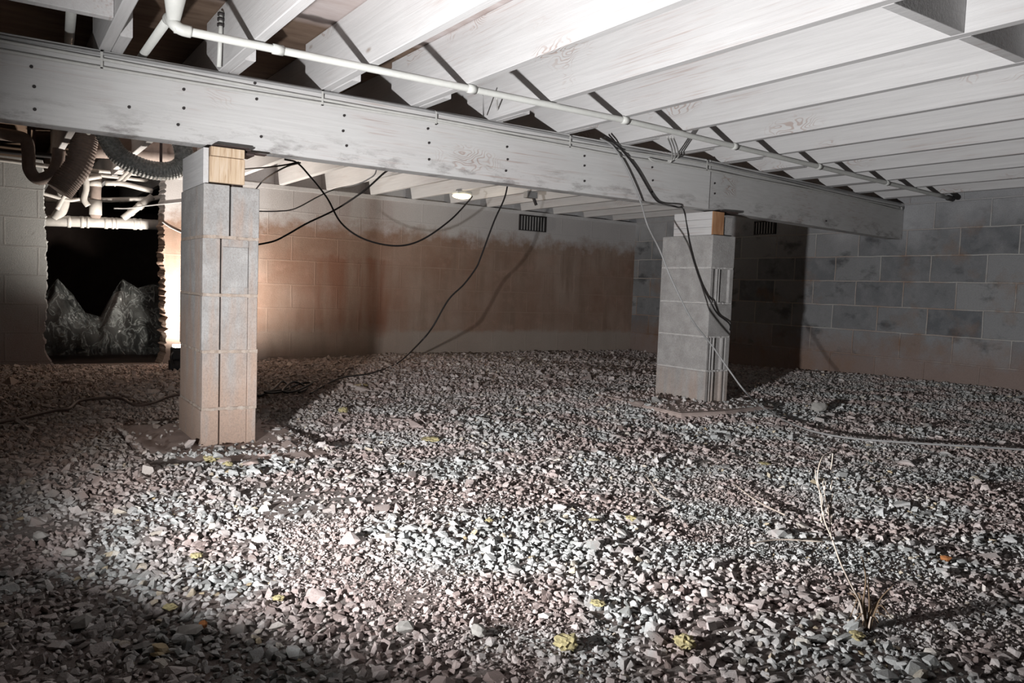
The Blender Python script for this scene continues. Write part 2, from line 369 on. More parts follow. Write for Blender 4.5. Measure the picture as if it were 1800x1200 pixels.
bm = bmesh.new(); slab(bm, (-2.55, 3.192), (JX, 3.192), .08, BB+.004, BT-.001); slab(bm, (JX, 3.198), (5.985, 3.462), .08, BB+.004, BT-.001)
obj('inner_boards', bm, M['beam'], beam)
def beamY(x): return 3.150 if x < JX else 3.156+(x-JX)*(3.42-3.156)/(5.985-JX)
for q in [(55, 117), (60, 152), (61, 192), (227, 188), (323, 157), (323, 190), (313, 219), (448, 146), (451, 174), (459, 240), (605, 203), (603, 230),
          (609, 256), (752, 226), (754, 251), (754, 280), (891, 258), (892, 280), (889, 300), (1027, 274), (1027, 291), (1027, 318), (1146, 294), (1147, 317),
          (1146, 337), (1256, 322), (1256, 340), (1456, 388)]:
    P = at(*q, 1, 3.15)
    y = beamY(P.x); P = at(*q, 1, y); y = beamY(P.x); bm = bmesh.new()
    bmesh.ops.create_cone(bm, cap_ends=True, segments=10, radius1=.0065, radius2=.005, depth=.006, matrix=Matrix.Translation((P.x, y-.001, P.z)) @ Matrix.Rotation(math.pi/2, 4, 'X'))
    obj('nail', bm, M['nail'], beam)

# ------------------------------------------------------------------ joists
X0 = .745; KS = list(range(-2, 13))
ordn = ['first', 'second', 'third', 'fourth', 'fifth', 'sixth', 'seventh', 'eighth', 'ninth', 'tenth', 'eleventh', 'twelfth', 'thirteenth', 'fourteenth', 'fifteenth']
def joist(name, y0, y1):
    bm = bmesh.new(); box(bm, (-.019, y0, ZJ), (.019, y1, ZS-.001))
    n = 0
    bmesh.ops.bevel(bm, geom=[e for e in bm.edges if abs(e.verts[0].co.y-e.verts[1].co.y) > 1], offset=.003, segments=1, affect='EDGES')
    return obj(name, bm, M['joist'])
proto = joist('floor_joist', -2.6, 3.36); proto2 = joist('floor_joist', 2.93, 6.62)
for k in KS:
    o = proto if k == KS[0] else proto.copy()
    if k != KS[0]: COL.objects.link(o)
    o.location = (X0+.4064*k, 0, 0)
    tag(o, 'white joist on the near side of the beam, %s out from the right wall' % ordn[12-k], 'joist', 'near-side floor joists')
for k in KS[1:]:
    o = proto2 if k == KS[1] else proto2.copy()
    if k != KS[1]: COL.objects.link(o)
    o.location = (X0+.4064*k+.0395, 0, 0)
    tag(o, 'white joist behind the beam, %s out from the right wall' % ordn[12-k], 'joist', 'far-side floor joists')
def blocking(k, y, label):
    bm = bmesh.new(); xa = X0+.4064*k+.0195; box(bm, (xa, y, ZJ+.0), (xa+.367, y+.038, ZS-.002), .002)
    tag(obj('joist_blocking', bm, M['joist']), label, 'blocking', 'blocking boards between joists')
blocking(3, 1.20, 'grey blocking board between two joists at the top right of the picture')
blocking(4, 1.20, 'short blocking board between joists, at the right edge of the picture and nearest it')
blocking(2, 1.17, 'blocking board cut off by the top edge of the picture, next to the right-hand blocking')
blocking(-2, 2.74, 'light grey blocking board above the beam in the top left corner')

# ------------------------------------------------------------------ piers
def notch_block(bm, x0, x1, y0, y1, z0, z1, notches):
    """plan outline with notches (xa, xb, depth) cut in the camera-side end"""
    P = [(x0, y0)]
    for xa, xb, d in notches: P += [(xa, y0), (xa, y0+d), (xb, y0+d), (xb, y0)]
    P += [(x1, y0), (x1, y1), (x0, y1)]
    A = [bm.verts.new((x, y, z0)) for x, y in P]; B = [bm.verts.new((x, y, z1)) for x, y in P]; n = len(P)
    for i in range(n): bm.faces.new((A[i], A[(i+1) % n], B[(i+1) % n], B[i]))
    f1 = bm.faces.new(A[::-1]); f2 = bm.faces.new(B)
    es = [e for e in bm.edges if (e.verts[0] in A and e.verts[1] in B) or (e.verts[1] in A and e.verts[0] in B)]
    es += [e for e in f1.edges]+[e for e in f2.edges]
    bmesh.ops.bevel(bm, geom=list(set(es)), offset=.0022, segments=1, affect='EDGES')
def mortar_bed(bm, x0, x1, y0, y1, z, t, seed, squeeze=.004):
    rr = random.Random(seed); pts = []
    def side(a, b, nx, ny):
        n = 14
        for i in range(n):
            f = i/n; pts.append((a[0]+(b[0]-a[0])*f+nx*rr.uniform(-.003, squeeze), a[1]+(b[1]-a[1])*f+ny*rr.uniform(-.003, squeeze)))
    side((x0, y0), (x1, y0), 0, -1); side((x1, y0), (x1, y1), 1, 0); side((x1, y1), (x0, y1), 0, 1); side((x0, y1), (x0, y0), -1, 0)
    A = [bm.verts.new((x, y, z-t/2+rr.uniform(-.003, .001))) for x, y in pts]; B = [bm.verts.new((x, y, z+t/2+rr.uniform(-.001, .003))) for x, y in pts]; n = len(pts)
    for i in range(n): bm.faces.new((A[i], A[(i+1) % n], B[(i+1) % n], B[i]))
    bm.faces.new(A[::-1]); bm.faces.new(B)
px0, px1, py0, py1 = .661, .868, 3.085, 3.50
pier = empty('block_pier', (.765, 3.29, -.03), 'rust-stained concrete block pier at left, standing closest to the camera', 'pier')
zl = [at(453, y, 1, py0).z for y in (331, 421, 520, 617, 715)]+[-.10]
gp = at(405, 370, 1, py0).x; g2 = at(388, 500, 1, py0).x; g3 = at(437, 500, 1, py0).x
bm = bmesh.new(); notch_block(bm, px0, gp-.003, py0, py1, zl[1]+.005, zl[0], []); obj('half_block', bm, M['pier_l'], pier)
bm = bmesh.new(); notch_block(bm, gp+.004, px1, py0, py1, zl[1]+.005, zl[0]-.002, []); obj('half_block', bm, M['pier_l'], pier)
for i in range(1, 5):
    bm = bmesh.new(); dx = random.uniform(-.003, .003)
    if i == 1:
        notch_block(bm, px0+dx, px1+dx, py0, py1, zl[i+1]+.005, zl[i]-.005, [(g2-.003, g2+.0035, .05), (g3-.001, g3+.001, .003)])
    else: notch_block(bm, px0+dx, px1+dx, py0, py1, zl[i+1]+(.005 if i < 4 else 0), zl[i]-.005, [(g2-.0025, g2+.003, .05), (g3-.0015, g3+.0015, .004)])
    obj('concrete_block', bm, M['pier_l'], pier)
for i in range(1, 5):
    bm = bmesh.new(); mortar_bed(bm, px0, px1, py0, py1, zl[i], .010, i, .0018); obj('mortar_joint', bm, M['mortar'], pier)
bm = bmesh.new(); box(bm, (g2+.006, py0-.004, zl[2]+.03), (g3-.004, py0+.002, zl[1]-.035), .002)
tag(obj('patch', bm, M['pier_r'], pier), 'smooth grey cement patch')
# wood cap on the left pier
cap = empty('wood_cap_block', (.74, 3.3, .98), 'raw wood packing blocks between the left stained pier and the beam', 'wood block')
z1_ = zl[0]
bm = bmesh.new(); box(bm, (.683, 3.090, z1_+.008), (.812, 3.48, z1_+.104), .002); obj('lower_block', bm, M['raw'], cap)
bm = bmesh.new(); box(bm, (.685, 3.080, z1_+.1055), (.808, 3.48, 1.133), .002); obj('upper_block', bm, M['raw'], cap)
bm = bmesh.new(); box(bm, (.662, 3.10, z1_+.002), (.681, 3.48, 1.128), .001); obj('side_board', bm, M['joist'], cap)
bm = bmesh.new(); box(bm, (.69, 3.11, z1_+.0005), (.81, 3.47, z1_+.0075)); obj('shim', bm, M['steel'], cap)
st = empty('steel_shim_stack', (.75, 3.2, 1.134), 'dark rusty shims wedged between the raw wood cap and the beam underside', 'shim')
for a, b in (((.69, 3.095, 1.1335), (.835, 3.45, 1.1395)), ((.70, 3.10, 1.1398), (.83, 3.44, 1.1457)), ((.825, 3.11, 1.127), (.90, 3.14, 1.1325)), ((.812, 3.10, 1.117), (.85, 3.2, 1.1265))):
    bm = bmesh.new(); box(bm, a, b, .001); obj('plate', bm, M['steel'], st)
# right pier
qx0, qx1, qy0, qy1 = 3.446, 3.640, 3.09, 3.492
pier2 = empty('block_pier', (3.54, 3.29, 0), 'grey concrete block pier at right with stacked smooth blocks, in front of the right-hand wall', 'pier')
zr = [at(1252, y, 1, qy0).z for y in (412, 470, 533, 592, 652)]+[-.06]
for i in range(5):
    bm = bmesh.new(); dx = (0, .004, -.003, .002, -.004)[i]
    nt = {1: [(qx0+.028, qx0+.060, .012), (qx0+.064, qx0+.078, .06), (qx0+.082, qx0+.165, .014)], 3: [(qx0+.020, qx0+.034, .012), (qx0+.040, qx0+.058, .06), (qx0+.066, qx0+.128, .016), (qx0+.145, qx0+.160, .02)],
          4: [(qx0+.020, qx0+.034, .012), (qx0+.040, qx0+.056, .06), (qx0+.066, qx0+.128, .016), (qx0+.145, qx0+.160, .02)]}.get(i, [])
    notch_block(bm, qx0+dx, qx1+dx, qy0+dx, qy1+dx, zr[i+1]+(.004 if i < 4 else 0), zr[i]-(.004 if i else 0), nt); 
    o = obj('concrete_block', bm, M['pier_b'] if i == 4 else M['pier_r'], pier2)
    if i == 4: tag(o, 'brown stained bottom block')
for i in range(1, 5):
    bm = bmesh.new(); mortar_bed(bm, qx0+.002, qx1-.002, qy0+.002, qy1-.002, zr[i], .009, 20+i, .0012); obj('mortar_joint', bm, M['mortar_g'], pier2)
cap2 = empty('wood_cap_block', (3.52, 3.26, 1.0), 'white edged wood block with orange end grain on top of the right pier', 'wood block')
for i in range(3):
    bm = bmesh.new(); z0 = zr[0]+.001+i*.0455; box(bm, (3.458, 3.115, z0), (3.555, 3.415, z0+.0445), .0015); obj('plank', bm, M['joist'], cap2)
bm = bmesh.new(); box(bm, (3.459, 3.108, zr[0]+.003), (3.554, 3.1145, zr[0]+.136), .001); tag(obj('end_face', bm, M['orange'], cap2), 'orange end grain')
bm = bmesh.new(); box(bm, (3.558, 3.12, zr[0]+.001), (3.64, 3.42, zr[0]+.112), .002)
tag(obj('concrete_brick', bm, M['pier_r']), 'small dark grey concrete brick beside the orange-ended wood block on the right pier', 'brick')
bm = bmesh.new(); box(bm, (3.55, 3.13, zr[0]+.1385), (3.70, 3.40, 1.1455), .001)
tag(obj('steel_shim', bm, M['steel']), 'thin dark shim plate between the right pier cap and the beam', 'shim')
# footing pads
def pad(name, pts, z0, z1, label, mat):
    bm = bmesh.new(); A = [bm.verts.new((x, y, z0)) for x, y in pts]; B = [bm.verts.new((x, y, z1+dz)) for (x, y), dz in zip(pts, [0]*len(pts))]; n = len(pts)
    for i in range(n): bm.faces.new((A[i], A[(i+1) % n], B[(i+1) % n], B[i]))
    bm.faces.new(A[::-1]); top = bm.faces.new(B); bmesh.ops.bevel(bm, geom=list(top.edges), offset=.006, segments=2, affect='EDGES')
    return tag(obj(name, bm, mat), label, 'footing')
pad('footing_pad', [(.425, 2.77), (.62, 2.75), (.965, 2.73), (1.06, 2.81), (1.07, 3.6), (.445, 3.65)], -.14, -.004, 'flat dusty concrete footing pad under the left stained pier', M['pad'])
pad('footing_pad', [(3.0, 2.84), (3.3, 2.80), (3.78, 2.86), (3.8, 3.6), (3.05, 3.62)], -.1, .022, 'thin dusty concrete footing pad under the right grey pier', M['pad'])

# ------------------------------------------------------------------ gravel
def hull(n, seed, flat):
    rr = random.Random(seed); bm = bmesh.new()
    for _ in range(n):
        v = Vector((rr.gauss(0, 1), rr.gauss(0, 1), rr.gauss(0, 1))).normalized()*rr.uniform(.8, 1.1)
        bm.verts.new((v.x, v.y*rr.uniform(.85, 1), v.z*flat))
    r = bmesh.ops.convex_hull(bm, input=bm.verts)
    for v in [v for v in bm.verts if not v.link_faces]: bm.verts.remove(v)
    bm.verts.index_update(); V = np.array([v.co[:] for v in bm.verts]); F = np.array([[v.index for v in f.verts] for f in bm.faces]); bm.free()
    return V, F
PR = [hull(9+i % 4, 100+i, .44+.07*(i % 4)) for i in range(16)]
PN = [hull(17, 300+i, .44+.07*(i % 4)) for i in range(12)]
def in_view(x, y, m=.26):
    w = x*fw.x+y*fw.y; l = (x*r0.x+y*r0.y)/max(w, .01); return w > .5 and -.70-m < l < .70+m
pts = []
def blocked(x, y):
    if x > XR-.01 or y > YW-.01: return True
    if .45 < x < 1.04 and 2.77 < y < 3.62: return random.random() > (.40 if (y < 2.85 or x > .95 or (x > .65 and y < 3.0)) else .05)
    if px0-.01 < x < px1+.01 and py0-.01 < y < py1+.01: return True
    if qx0-.01 < x < qx1+.01 and qy0-.01 < y < qy1+.01: return True
    if 3.05 < x < 3.75 and 2.88 < y < 3.58: return random.random() > .32
    return False
def scatter(ymin, ymax, s, rad, fines=False):
    for j in range(int((ymax-ymin)/s)):
        for i in range(int(6.4/s)):
            x = -.35+i*s+random.uniform(-.6, .6)*s; y = ymin+j*s+random.uniform(-.6, .6)*s
            if not in_view(x, y) or blocked(x, y): continue
            dn = noise.fractal(Vector((x*2.1, y*2.1, 5)), 1, 2, 4)
            keep = 1 if y > 2.6 else min(1, .95+1.5*(dn+.12)) if y < 2.0 else min(1, .98+1.2*(dn+.2))
            if fines and keep > .93: continue
            if fines: keep = 1
            if random.random() > max(.4, keep): continue
            r = rad*math.exp(random.gauss(0, .42))
            if random.random() < .025: r = rad*random.uniform(1.6, 2.2)*(1 if not fines else .8)
            pz = .026 if .43 < x < 1.06 and 2.75 < y < 3.64 else .02 if 3.03 < x < 3.79 and 2.86 < y < 3.6 else 0
            pts.append((x, y, pz+gz(x, y)+r*.05+random.uniform(0, .005)*(keep > .8), r))
scatter(.35, 2.2, .0140, .0068); scatter(.35, 2.0, .0085, .0030, True); scatter(2.2, 4.2, .0165, .0082); scatter(4.2, YW, .0215, .0110)
pts = np.array(pts); N = len(pts)
VV, FF, off = [], [], 0
near = (pts[:, 0]**2+pts[:, 1]**2) < 2.0**2
for group, protos in ((np.where(near)[0], PN), (np.where(~near)[0], PR)):
    which = rng.integers(0, len(protos), len(group))
    for pi in range(len(protos)):
        idx = group[which == pi]; n = len(idx)
        if n == 0: continue
        V, F = protos[pi]; q = rng.normal(size=(n, 4)); q[:, 1:3] *= .26; q /= np.linalg.norm(q, axis=1)[:, None]
        w, x, y, z = q.T
        Rm = np.stack([1-2*(y*y+z*z), 2*(x*y-z*w), 2*(x*z+y*w), 2*(x*y+z*w), 1-2*(x*x+z*z), 2*(y*z-x*w), 2*(x*z-y*w), 2*(y*z+x*w), 1-2*(x*x+y*y)], 1).reshape(n, 3, 3)
        sc = pts[idx, 3][:, None]*rng.uniform(.75, 1.35, (n, 3))
        P = (V[None]*sc[:, None, :]) @ Rm.transpose(0, 2, 1)+pts[idx, None, :3]
        VV.append(P.reshape(-1, 3)); FF.append((F[None]+(np.arange(n)*len(V))[:, None, None]+off).reshape(-1, 3)); off += n*len(V)
VV = np.concatenate(VV).astype(np.float32); FF = np.concatenate(FF).astype(np.int32)
me = bpy.data.meshes.new('gravel'); me.vertices.add(len(VV)); me.vertices.foreach_set('co', VV.ravel())
me.loops.add(FF.size); me.loops.foreach_set('vertex_index', FF.ravel())
me.polygons.add(len(FF)); me.polygons.foreach_set('loop_start', np.arange(0, FF.size, 3, dtype=np.int32))
me.polygons.foreach_set('use_smooth', np.zeros(len(FF), dtype=bool)); me.update(calc_edges=True); me.materials.append(M['gravel'])
go = bpy.data.objects.new('gravel', me); COL.objects.link(go)
tag(go, 'crushed grey and pinkish gravel covering the crawl space ground', 'gravel', kind='stuff')
print('stones', N, 'tris', len(FF))

# ------------------------------------------------------------------ rocks and scraps one can single out
def rock(name, q, size, flat, mat, label, cat, seed, group=None):
    V, F = hull(26, seed, flat); P = at(*q, 2, gz(*at(*q, 2, 0)[:2])+.008); bm = bmesh.new(); a = random.Random(seed).uniform(0, 6)
    vs = [bm.verts.new((v[0]*size*math.cos(a)-v[1]*size*.8*math.sin(a), v[0]*size*math.sin(a)+v[1]*size*.8*math.cos(a), v[2]*size)) for v in V]
    for f in F: bm.faces.new([vs[i] for i in f])
    o = obj(name, bm, mat); o.location = P+Vector((0, 0, size*flat*.45)); return tag(o, label, cat, group)
rock('concrete_chunk', (1438, 722), .058, .65, M['rock'], 'largest pale concrete chunk on the gravel right of the right pier', 'rock', 11)
rock('stone', (712, 1108), .021, .6, M['rock'], 'large pale angular stone at the lower centre, left of the yellow scraps', 'stone', 12, 'larger stones among the gravel')
rock('stone', (840, 1112), .020, .6, M['rock'], 'pale triangular stone at the bottom centre, between stone and yellow scrap', 'stone', 13, 'larger stones among the gravel')
rock('stone', (145, 1098), .022, .6, M['rock'], 'grey-green stone with a dark hollow beside it in the lower left', 'stone', 14, 'larger stones among the gravel')
rock('stone', (122, 975), .018, .6, M['rock'], 'pale stone alone on bare dirt near the left edge', 'stone', 15, 'larger stones among the gravel')
rock('stone', (70, 945), .022, .5, M['rock'], 'flat grey stone near the left edge, further back than its pale neighbour', 'stone', 16, 'larger stones among the gravel')
rock('stone', (330, 1112), .026, .4, M['rock'], 'long flat stone in the lower left beside a rust red chip', 'stone', 17, 'larger stones among the gravel')
rock('brick_chip', (357, 1100), .012, .6, M['rust_leaf'], 'small rust red chip lying in the lower left gravel', 'chip', 18)
rock('dead_leaf', (1664, 985), .020, .45, M['rust_leaf'], 'curled rust orange leaf on the gravel at right of the dead weed', 'leaf', 19)
def scrap(q, size, label, seed, flat=.5):
    bm = bmesh.new(); bmesh.ops.create_icosphere(bm, subdivisions=3, radius=1); rr = random.Random(seed); o3 = Vector((seed*1.7, 3, 1))
    for v in bm.verts:
        d = 1+.55*noise.noise(v.co*2.2+o3)+.25*noise.noise(v.co*6+o3); v.co = Vector((v.co.x*size*d*1.2, v.co.y*size*d, v.co.z*size*flat*d))
    P = at(*q, 2, gz(*at(*q, 2, 0)[:2])+.01); o = obj('insulation_scrap', bm, M['yellow']); o.location = P+Vector((0, 0, size*flat*.55)); o.rotation_euler.z = rr.uniform(0, 6)
    tag(o, label, 'insulation', 'yellow insulation scraps on the gravel')
for q, s, l, f in [((996, 1135), .016, 'brightest yellow insulation tuft at the bottom centre right', .8), ((1203, 1133), .016, 'yellow insulation tuft at the bottom, below and left of the dead weed', .7),
                ((1112, 912), .017, 'flat yellow scrap on gravel right of centre', .3), ((860, 915), .010, 'tiny yellow scrap just left of the flat one near the centre', .3),
                ((757, 773), .030, 'tan yellow scrap on the gravel behind the centre', .25), ((603, 723), .022, 'small lime yellow scrap right of the left pier', .6),
                ((635, 678), .035, 'pale tan scrap furthest back on the lit gravel edge', .2), ((1045, 915), .012, 'pale yellow scrap between the two yellow pieces near the centre', .3),
                ((1050, 1062), .012, 'yellow crumb in front of the right-hand lit gravel', .4), ((299, 1068), .010, 'small mustard yellow fleck in the lower left gravel', .4),
                ((372, 808), .022, 'yellow fluff at the foot of the left pier, left of its front corner', .6), ((400, 818), .014, 'yellow fluff on the pad in front of the left pier', .6),
                ((490, 1052), .010, 'yellow fleck on gravel below the left pier pad', .4), ((345, 978), .012, 'mustard scrap on bare dirt below the left pier', .4),
                ((1505, 1118), .013, 'yellow leaf scrap against the foot of the dead weed', .4), ((1345, 815), .02, 'yellow scrap on gravel in front of the right pier', .2)]:
    scrap(q, s, l, int(q[0]), f)
# dirt and mortar lumps at the pier feet
for i, (q, s, lb) in enumerate([((470, 800), .05, 'dusty mortar lump on the right corner of the left pad'), ((395, 812), .035, 'crumbly mortar lump in front of the left pier'),
                            ((440, 816), .03, 'smaller mortar lump right of centre before the left pier'), ((1120, 712), .06, 'low dusty mortar lump on the left end of the right pad')]):
    rock('mortar_lump', q, s, .35, M['pad'], lb, 'mortar', 50+i)
bm = bmesh.new()   # lit triangular slab corner on the pad
c0 = at(505, 772, 2, .03); c1 = at(548, 803, 2, .0); c2 = at(478, 806, 2, .0); c3 = at(470, 798, 2, .0)
t = [bm.verts.new(v) for v in (c0, c1, c2, c3)]; b = [bm.verts.new(Vector((v.x, v.y, -.05))) for v in (c0, c1, c2, c3)]
bm.faces.new(t); bm.faces.new(b[::-1])
for i in range(4): bm.faces.new((t[i], b[i], b[(i+1) % 4], t[(i+1) % 4]))
tag(obj('concrete_slab_piece', bm, M['pad']), 'triangular dusty concrete piece leaning on the right corner of the left pad', 'concrete piece')

# ------------------------------------------------------------------ pipe under the joists
def pipe_part(name, P, r, mat, parent, seg=14, rf=None, n=0):
    bm = bmesh.new(); tube(bm, catmull(P, n) if n else P, r, seg, rf); return obj(name, bm, mat, parent, True)
ZP = ZJ-.0175; PP = [at(q[0], q[1], 2, ZP) for q in ((300, 58), (1665, 349))]
def pY(x): return 2.665+(.0 if x < 2.4 else (x-2.4)*.085)
XP0 = PP[0].x
pipe = empty('water_pipe', (XP0, 2.66, ZP), 'long white plastic pipe strapped under the near joists, parallel to the beam', 'pipe')
pipe_part('pipe_run', [(x, pY(x), ZP) for x in np.linspace(XP0, 5.75, 24)], .0135, M['pvc'], pipe)
pipe_part('elbow', [(XP0+.05, pY(0), ZP), (XP0+.02, pY(0), ZP+.002), (XP0, pY(0)+.006, ZP+.016), (XP0-.005, pY(0)+.035, ZP+.040), (XP0-.005, pY(0)+.07, ZP+.046)], .0185, M['pvc'], pipe, n=5)
pipe_part('branch', [(XP0-.005, pY(0)+.06, ZP+.046), (XP0-.005, 5.2, ZP+.046)], .0145, M['pvc'], pipe)
pipe_part('riser', [(XP0, pY(0)+.01, ZP+.02), (XP0, pY(0)-.02, ZP+.12), (XP0, pY(0)-.04, ZS)], .018, M['pvc'], pipe, rf=lambda i, n: 1+i*1.1)
for x in (XP0+.325, 1.56, 2.36, 3.17, 3.98, 4.8): pipe_part('coupling', [(x-.018, pY(x), ZP), (x+.018, pY(x), ZP)], .0172, M['pvc'], pipe)
pipe_part('end_cap', [(5.72, pY(5.72), ZP), (5.80, pY(5.8), ZP)], .02, M['nail'], pipe)
p2 = empty('vent_pipe', tuple(at(122, 78, 2, 1.5)), 'short white pipe crossing above the beam near the top left corner', 'pipe')
a = at(128, -20, 2, 1.54); b = at(121, 80, 1, 3.5); pipe_part('tube', [a, b, b+(b-a)*.3], .0165, M['pvc'], p2)
p3 = empty('valve_riser', tuple(at(385, 100, 1, 3.1)), 'thin white riser with threaded fitting hanging between joists above the left pier', 'pipe')
a = at(389, 20, 1, 3.08); b = at(385, 118, 1, 3.08); pipe_part('tube', [a, b], .008, M['pvc'], p3)
for f in (.03, .12, .22): c = a.lerp(b, f); pipe_part('collar', [c, c+(b-a)*.05], .013, M['nail'], p3)

# ------------------------------------------------------------------ wires
def wire(name, P, r, mat, label, n=8, group=None, cat='cable'):
    bm = bmesh.new(); tube(bm, catmull(P, n), r, 7); return tag(obj(name, bm, mat, smooth=True), label, cat, group)
for i, (z, m, l) in enumerate([(1.412, 'wire_grey', 'top'), (1.392, 'wire_white', 'middle'), (1.372, 'wire_white', 'lowest')]):
    P = [(x, beamY(x)-.007, z+.006*math.sin(x*(1.3+.4*i)+i*2)-(.004*i if 1.8 < x < 2.8 else 0)) for x in np.arange(-.4, 5.9, .35)]
    if i == 2: P += [(5.9, beamY(5.9)-.02, 1.39)]
    wire('electrical_cable', P, .0062, M[m], '%s of the three pale cables stapled along the upper face of the beam' % l, group='cables along the beam')
for i, (q) in enumerate([(178, 92), (565, 180), (765, 195), (1000, 245), (1240, 297)]):
    P = at(*q, 1, 3.148); bm = bmesh.new(); y = beamY(P.x)
    box(bm, (P.x-.004, y-.0145, 1.362), (P.x+.004, y-.0125, 1.424)); box(bm, (P.x-.004, y-.0145, 1.420), (P.x+.004, y, 1.424)); box(bm, (P.x-.004, y-.0145, 1.362), (P.x+.004, y, 1.366))
    tag(obj('cable_staple', bm, M['wire_white']), 'flat white staple holding the cables to the beam, %s from the left' % ordn[i], 'staple', 'cable staples')
# hanging loops between pipe and beam
def px(Ps, Y): return [at(x, y, 1, Y+(d[0] if d else 0)) for x, y, *d in Ps]
for i, dx in enumerate((-5, 0, 5)):
    wire('cable_loop', px([(1178+dx, 240, -.42), (1186+dx, 262, -.2), (1186+dx, 277, -.06), (1176, 286-i*2, -.03), (1160+dx*2, 284, -.02), (1140, 278, -.015)], 3.15), .004, M['wire_white'],
         '%s strand of the white cable loop hanging from the pipe in front of the beam' % ('left', 'middle', 'right')[i], group='cable loop strands')
wire('drop_wire', px([(849, 168, -.2), (850, 205, -.02)], 3.15), .003, M['wire_grey'], 'thin grey wire dropping from pipe to beam, above the left part of the beam centre')
wire('drop_wire', px([(873, 172, -.2), (876, 198, -.05), (884, 214, -.01)], 3.15), .004, M['wire_white'], 'white wire dropping from pipe to beam, just right of a thin grey one')
wire('white_cable', px([(1055, 243, -.01), (1078, 258, -.02), (1100, 295, -.03), (1125, 352, -.03), (1138, 395, -.02), (1160, 440, -.16), (1180, 490, -.22), (1215, 560, -.27), (1250, 605, -.29), (1285, 655, -.37), (1310, 688, -.44)], 3.15)
     +[at(*q, 2, gz(*at(*q, 2, 0)[:2])+.03) for q in ((1340, 715), (1400, 748), (1480, 768), (1600, 778), (1700, 784), (1830, 792))], .0047, M['wire_grey'], 'long pale cable from the beam, past the right pier, across the gravel')
wire('dark_cable', px([(1062, 240, -.012), (1085, 255, -.02), (1118, 295, -.02), (1148, 345, -.02), (1163, 357, -.02), (1190, 364, -.06)], 3.15)+[at(1203, 372, 0, 3.44), at(1215, 440, 0, 3.43), at(1232, 495, 0, 3.43), at(1250, 532, 0, 3.425), at(1262, 552, 1, 3.07), at(1284, 574, 1, 3.07), Vector((3.668, 3.2, .36)), Vector((3.66, 3.45, .2)), Vector((3.60, 3.6, .05))],
     .0046, M['wire_black'], 'black cable bent over the front of the right pier down to the gap behind it')
YB = 4.87
wire('black_cable', px([(500, 280), (522, 286), (545, 310), (575, 348), (600, 392), (640, 420), (695, 432), (740, 422), (790, 388), (822, 355, .2), (830, 345, .5)], YB), .0062, M['wire_black'], 'black cable drooping in a deep loop behind the beam between left pier and ceiling lamp')
wire('black_cable', px([(690, 296, -.6), (675, 304, -.5), (640, 335, -.3), (590, 368), (540, 392), (505, 412), (480, 424), (440, 432)], YB), .0060, M['wire_black'], 'black cable rising to the right from behind the left pier, crossing the drooping loop')
wire('thin_cable', px([(662, 298, -.6), (655, 310, -.5), (625, 325, -.3), (590, 332), (560, 345), (520, 366), (490, 371), (440, 371)], YB), .0042, M['wire_grey'], 'thin grey cable wandering above the crossing black cables beside the left pier')
wire('thin_cable', px([(525, 285, -.9), (500, 290, -.8), (470, 294, -.6), (430, 297)], YB), .0042, M['wire_black'], 'thin short cable running nearly level from beam to the left pier cap')
wire('thin_cable', px([(528, 286, -.9), (505, 292, -.8), (480, 305, -.6), (462, 318), (448, 335)], YB), .0045, M['wire_grey'], 'thin grey cable curving down from beam to the top of the left pier')
fl = lambda *Q: [at(x, y, 2, gz(*at(x, y, 2, 0)[:2])+.022) for x, y in Q]
wire('hanging_cable', px([(893, 322), (886, 350), (868, 390), (845, 452), (836, 472), (815, 500), (788, 527), (760, 575), (735, 605, .05)], 4.35)+fl((700, 637), (655, 655), (600, 664), (565, 680), (545, 692)), .0055, M['wire_black'],
     'thin black cable slanting from beam to gravel in front of the far wall')
wire('extension_cord', fl((-60, 752), (20, 738), (90, 722), (120, 718), (140, 704), (190, 699), (215, 701), (235, 711), (265, 709), (300, 696), (335, 693), (400, 697), (460, 695)), .0075, M['wire_brown'], 'brown cord lying across the shaded gravel left of the left pier', cat='cable')
cp = fl((455, 696), (480, 688), (497, 677), (510, 684), (480, 694), (466, 696), (500, 684), (530, 677), (548, 680), (520, 687), (497, 691), (515, 678), (540, 681), (525, 693))
for i, p in enumerate(cp): p.z += .012*(i % 3)
wire('cord_coil', cp, .0065, M['wire_black'], 'tangled coil of black cord on the gravel just right of the left pier', cat='cord')
# small cables by the opening
for i, (a, l) in enumerate([([(200, 366), (225, 366), (255, 362), (290, 358), (345, 352)], 'upper thin cable running from the opening behind the left pier'),
                         ([(285, 390), (300, 400), (325, 412), (345, 422)], 'lower thin cable leaving the right edge of the rough opening')]):
    wire('thin_cable', px(a, 6.494), .005, M['wire_grey'], l)

# ------------------------------------------------------------------ far ceiling lamp
c = at(812, 344, 2, 1.395)
lamp = empty('ceiling_lamp', (c.x, c.y, 1.43), 'oblong glowing warm ceiling lamp on the far joists', 'lamp')
bm = bmesh.new(); bmesh.ops.create_uvsphere(bm, u_segments=24, v_segments=12, radius=1)
for v in bm.verts: v.co = Vector((v.co.x*.10*.83-v.co.y*0, v.co.y*.075, v.co.z*.022))+Vector((c.x, c.y, 1.392))
obj('lamp_shade', bm, M['glow'], lamp, True)
pl = bpy.data.lights.new('ceiling_lamp_bulb', 'POINT'); pl.energy = 3.0; pl.color = (1, .85, .65); pl.shadow_soft_size = .03
po = bpy.data.objects.new('ceiling_lamp_bulb', pl); COL.objects.link(po); po.location = (c.x, c.y, 1.355)
bm = bmesh.new(); box(bm, (c.x-.07, c.y-.05, 1.405), (c.x+.07, c.y+.05, 1.4295), .006); obj('base', bm, M['pvc'], lamp)
bm = bmesh.new(); tube(bm, [(c.x, c.y, 1.42), (c.x+.01, c.y, 1.50)], .012, 8); obj('stem', bm, M['nail'], lamp)
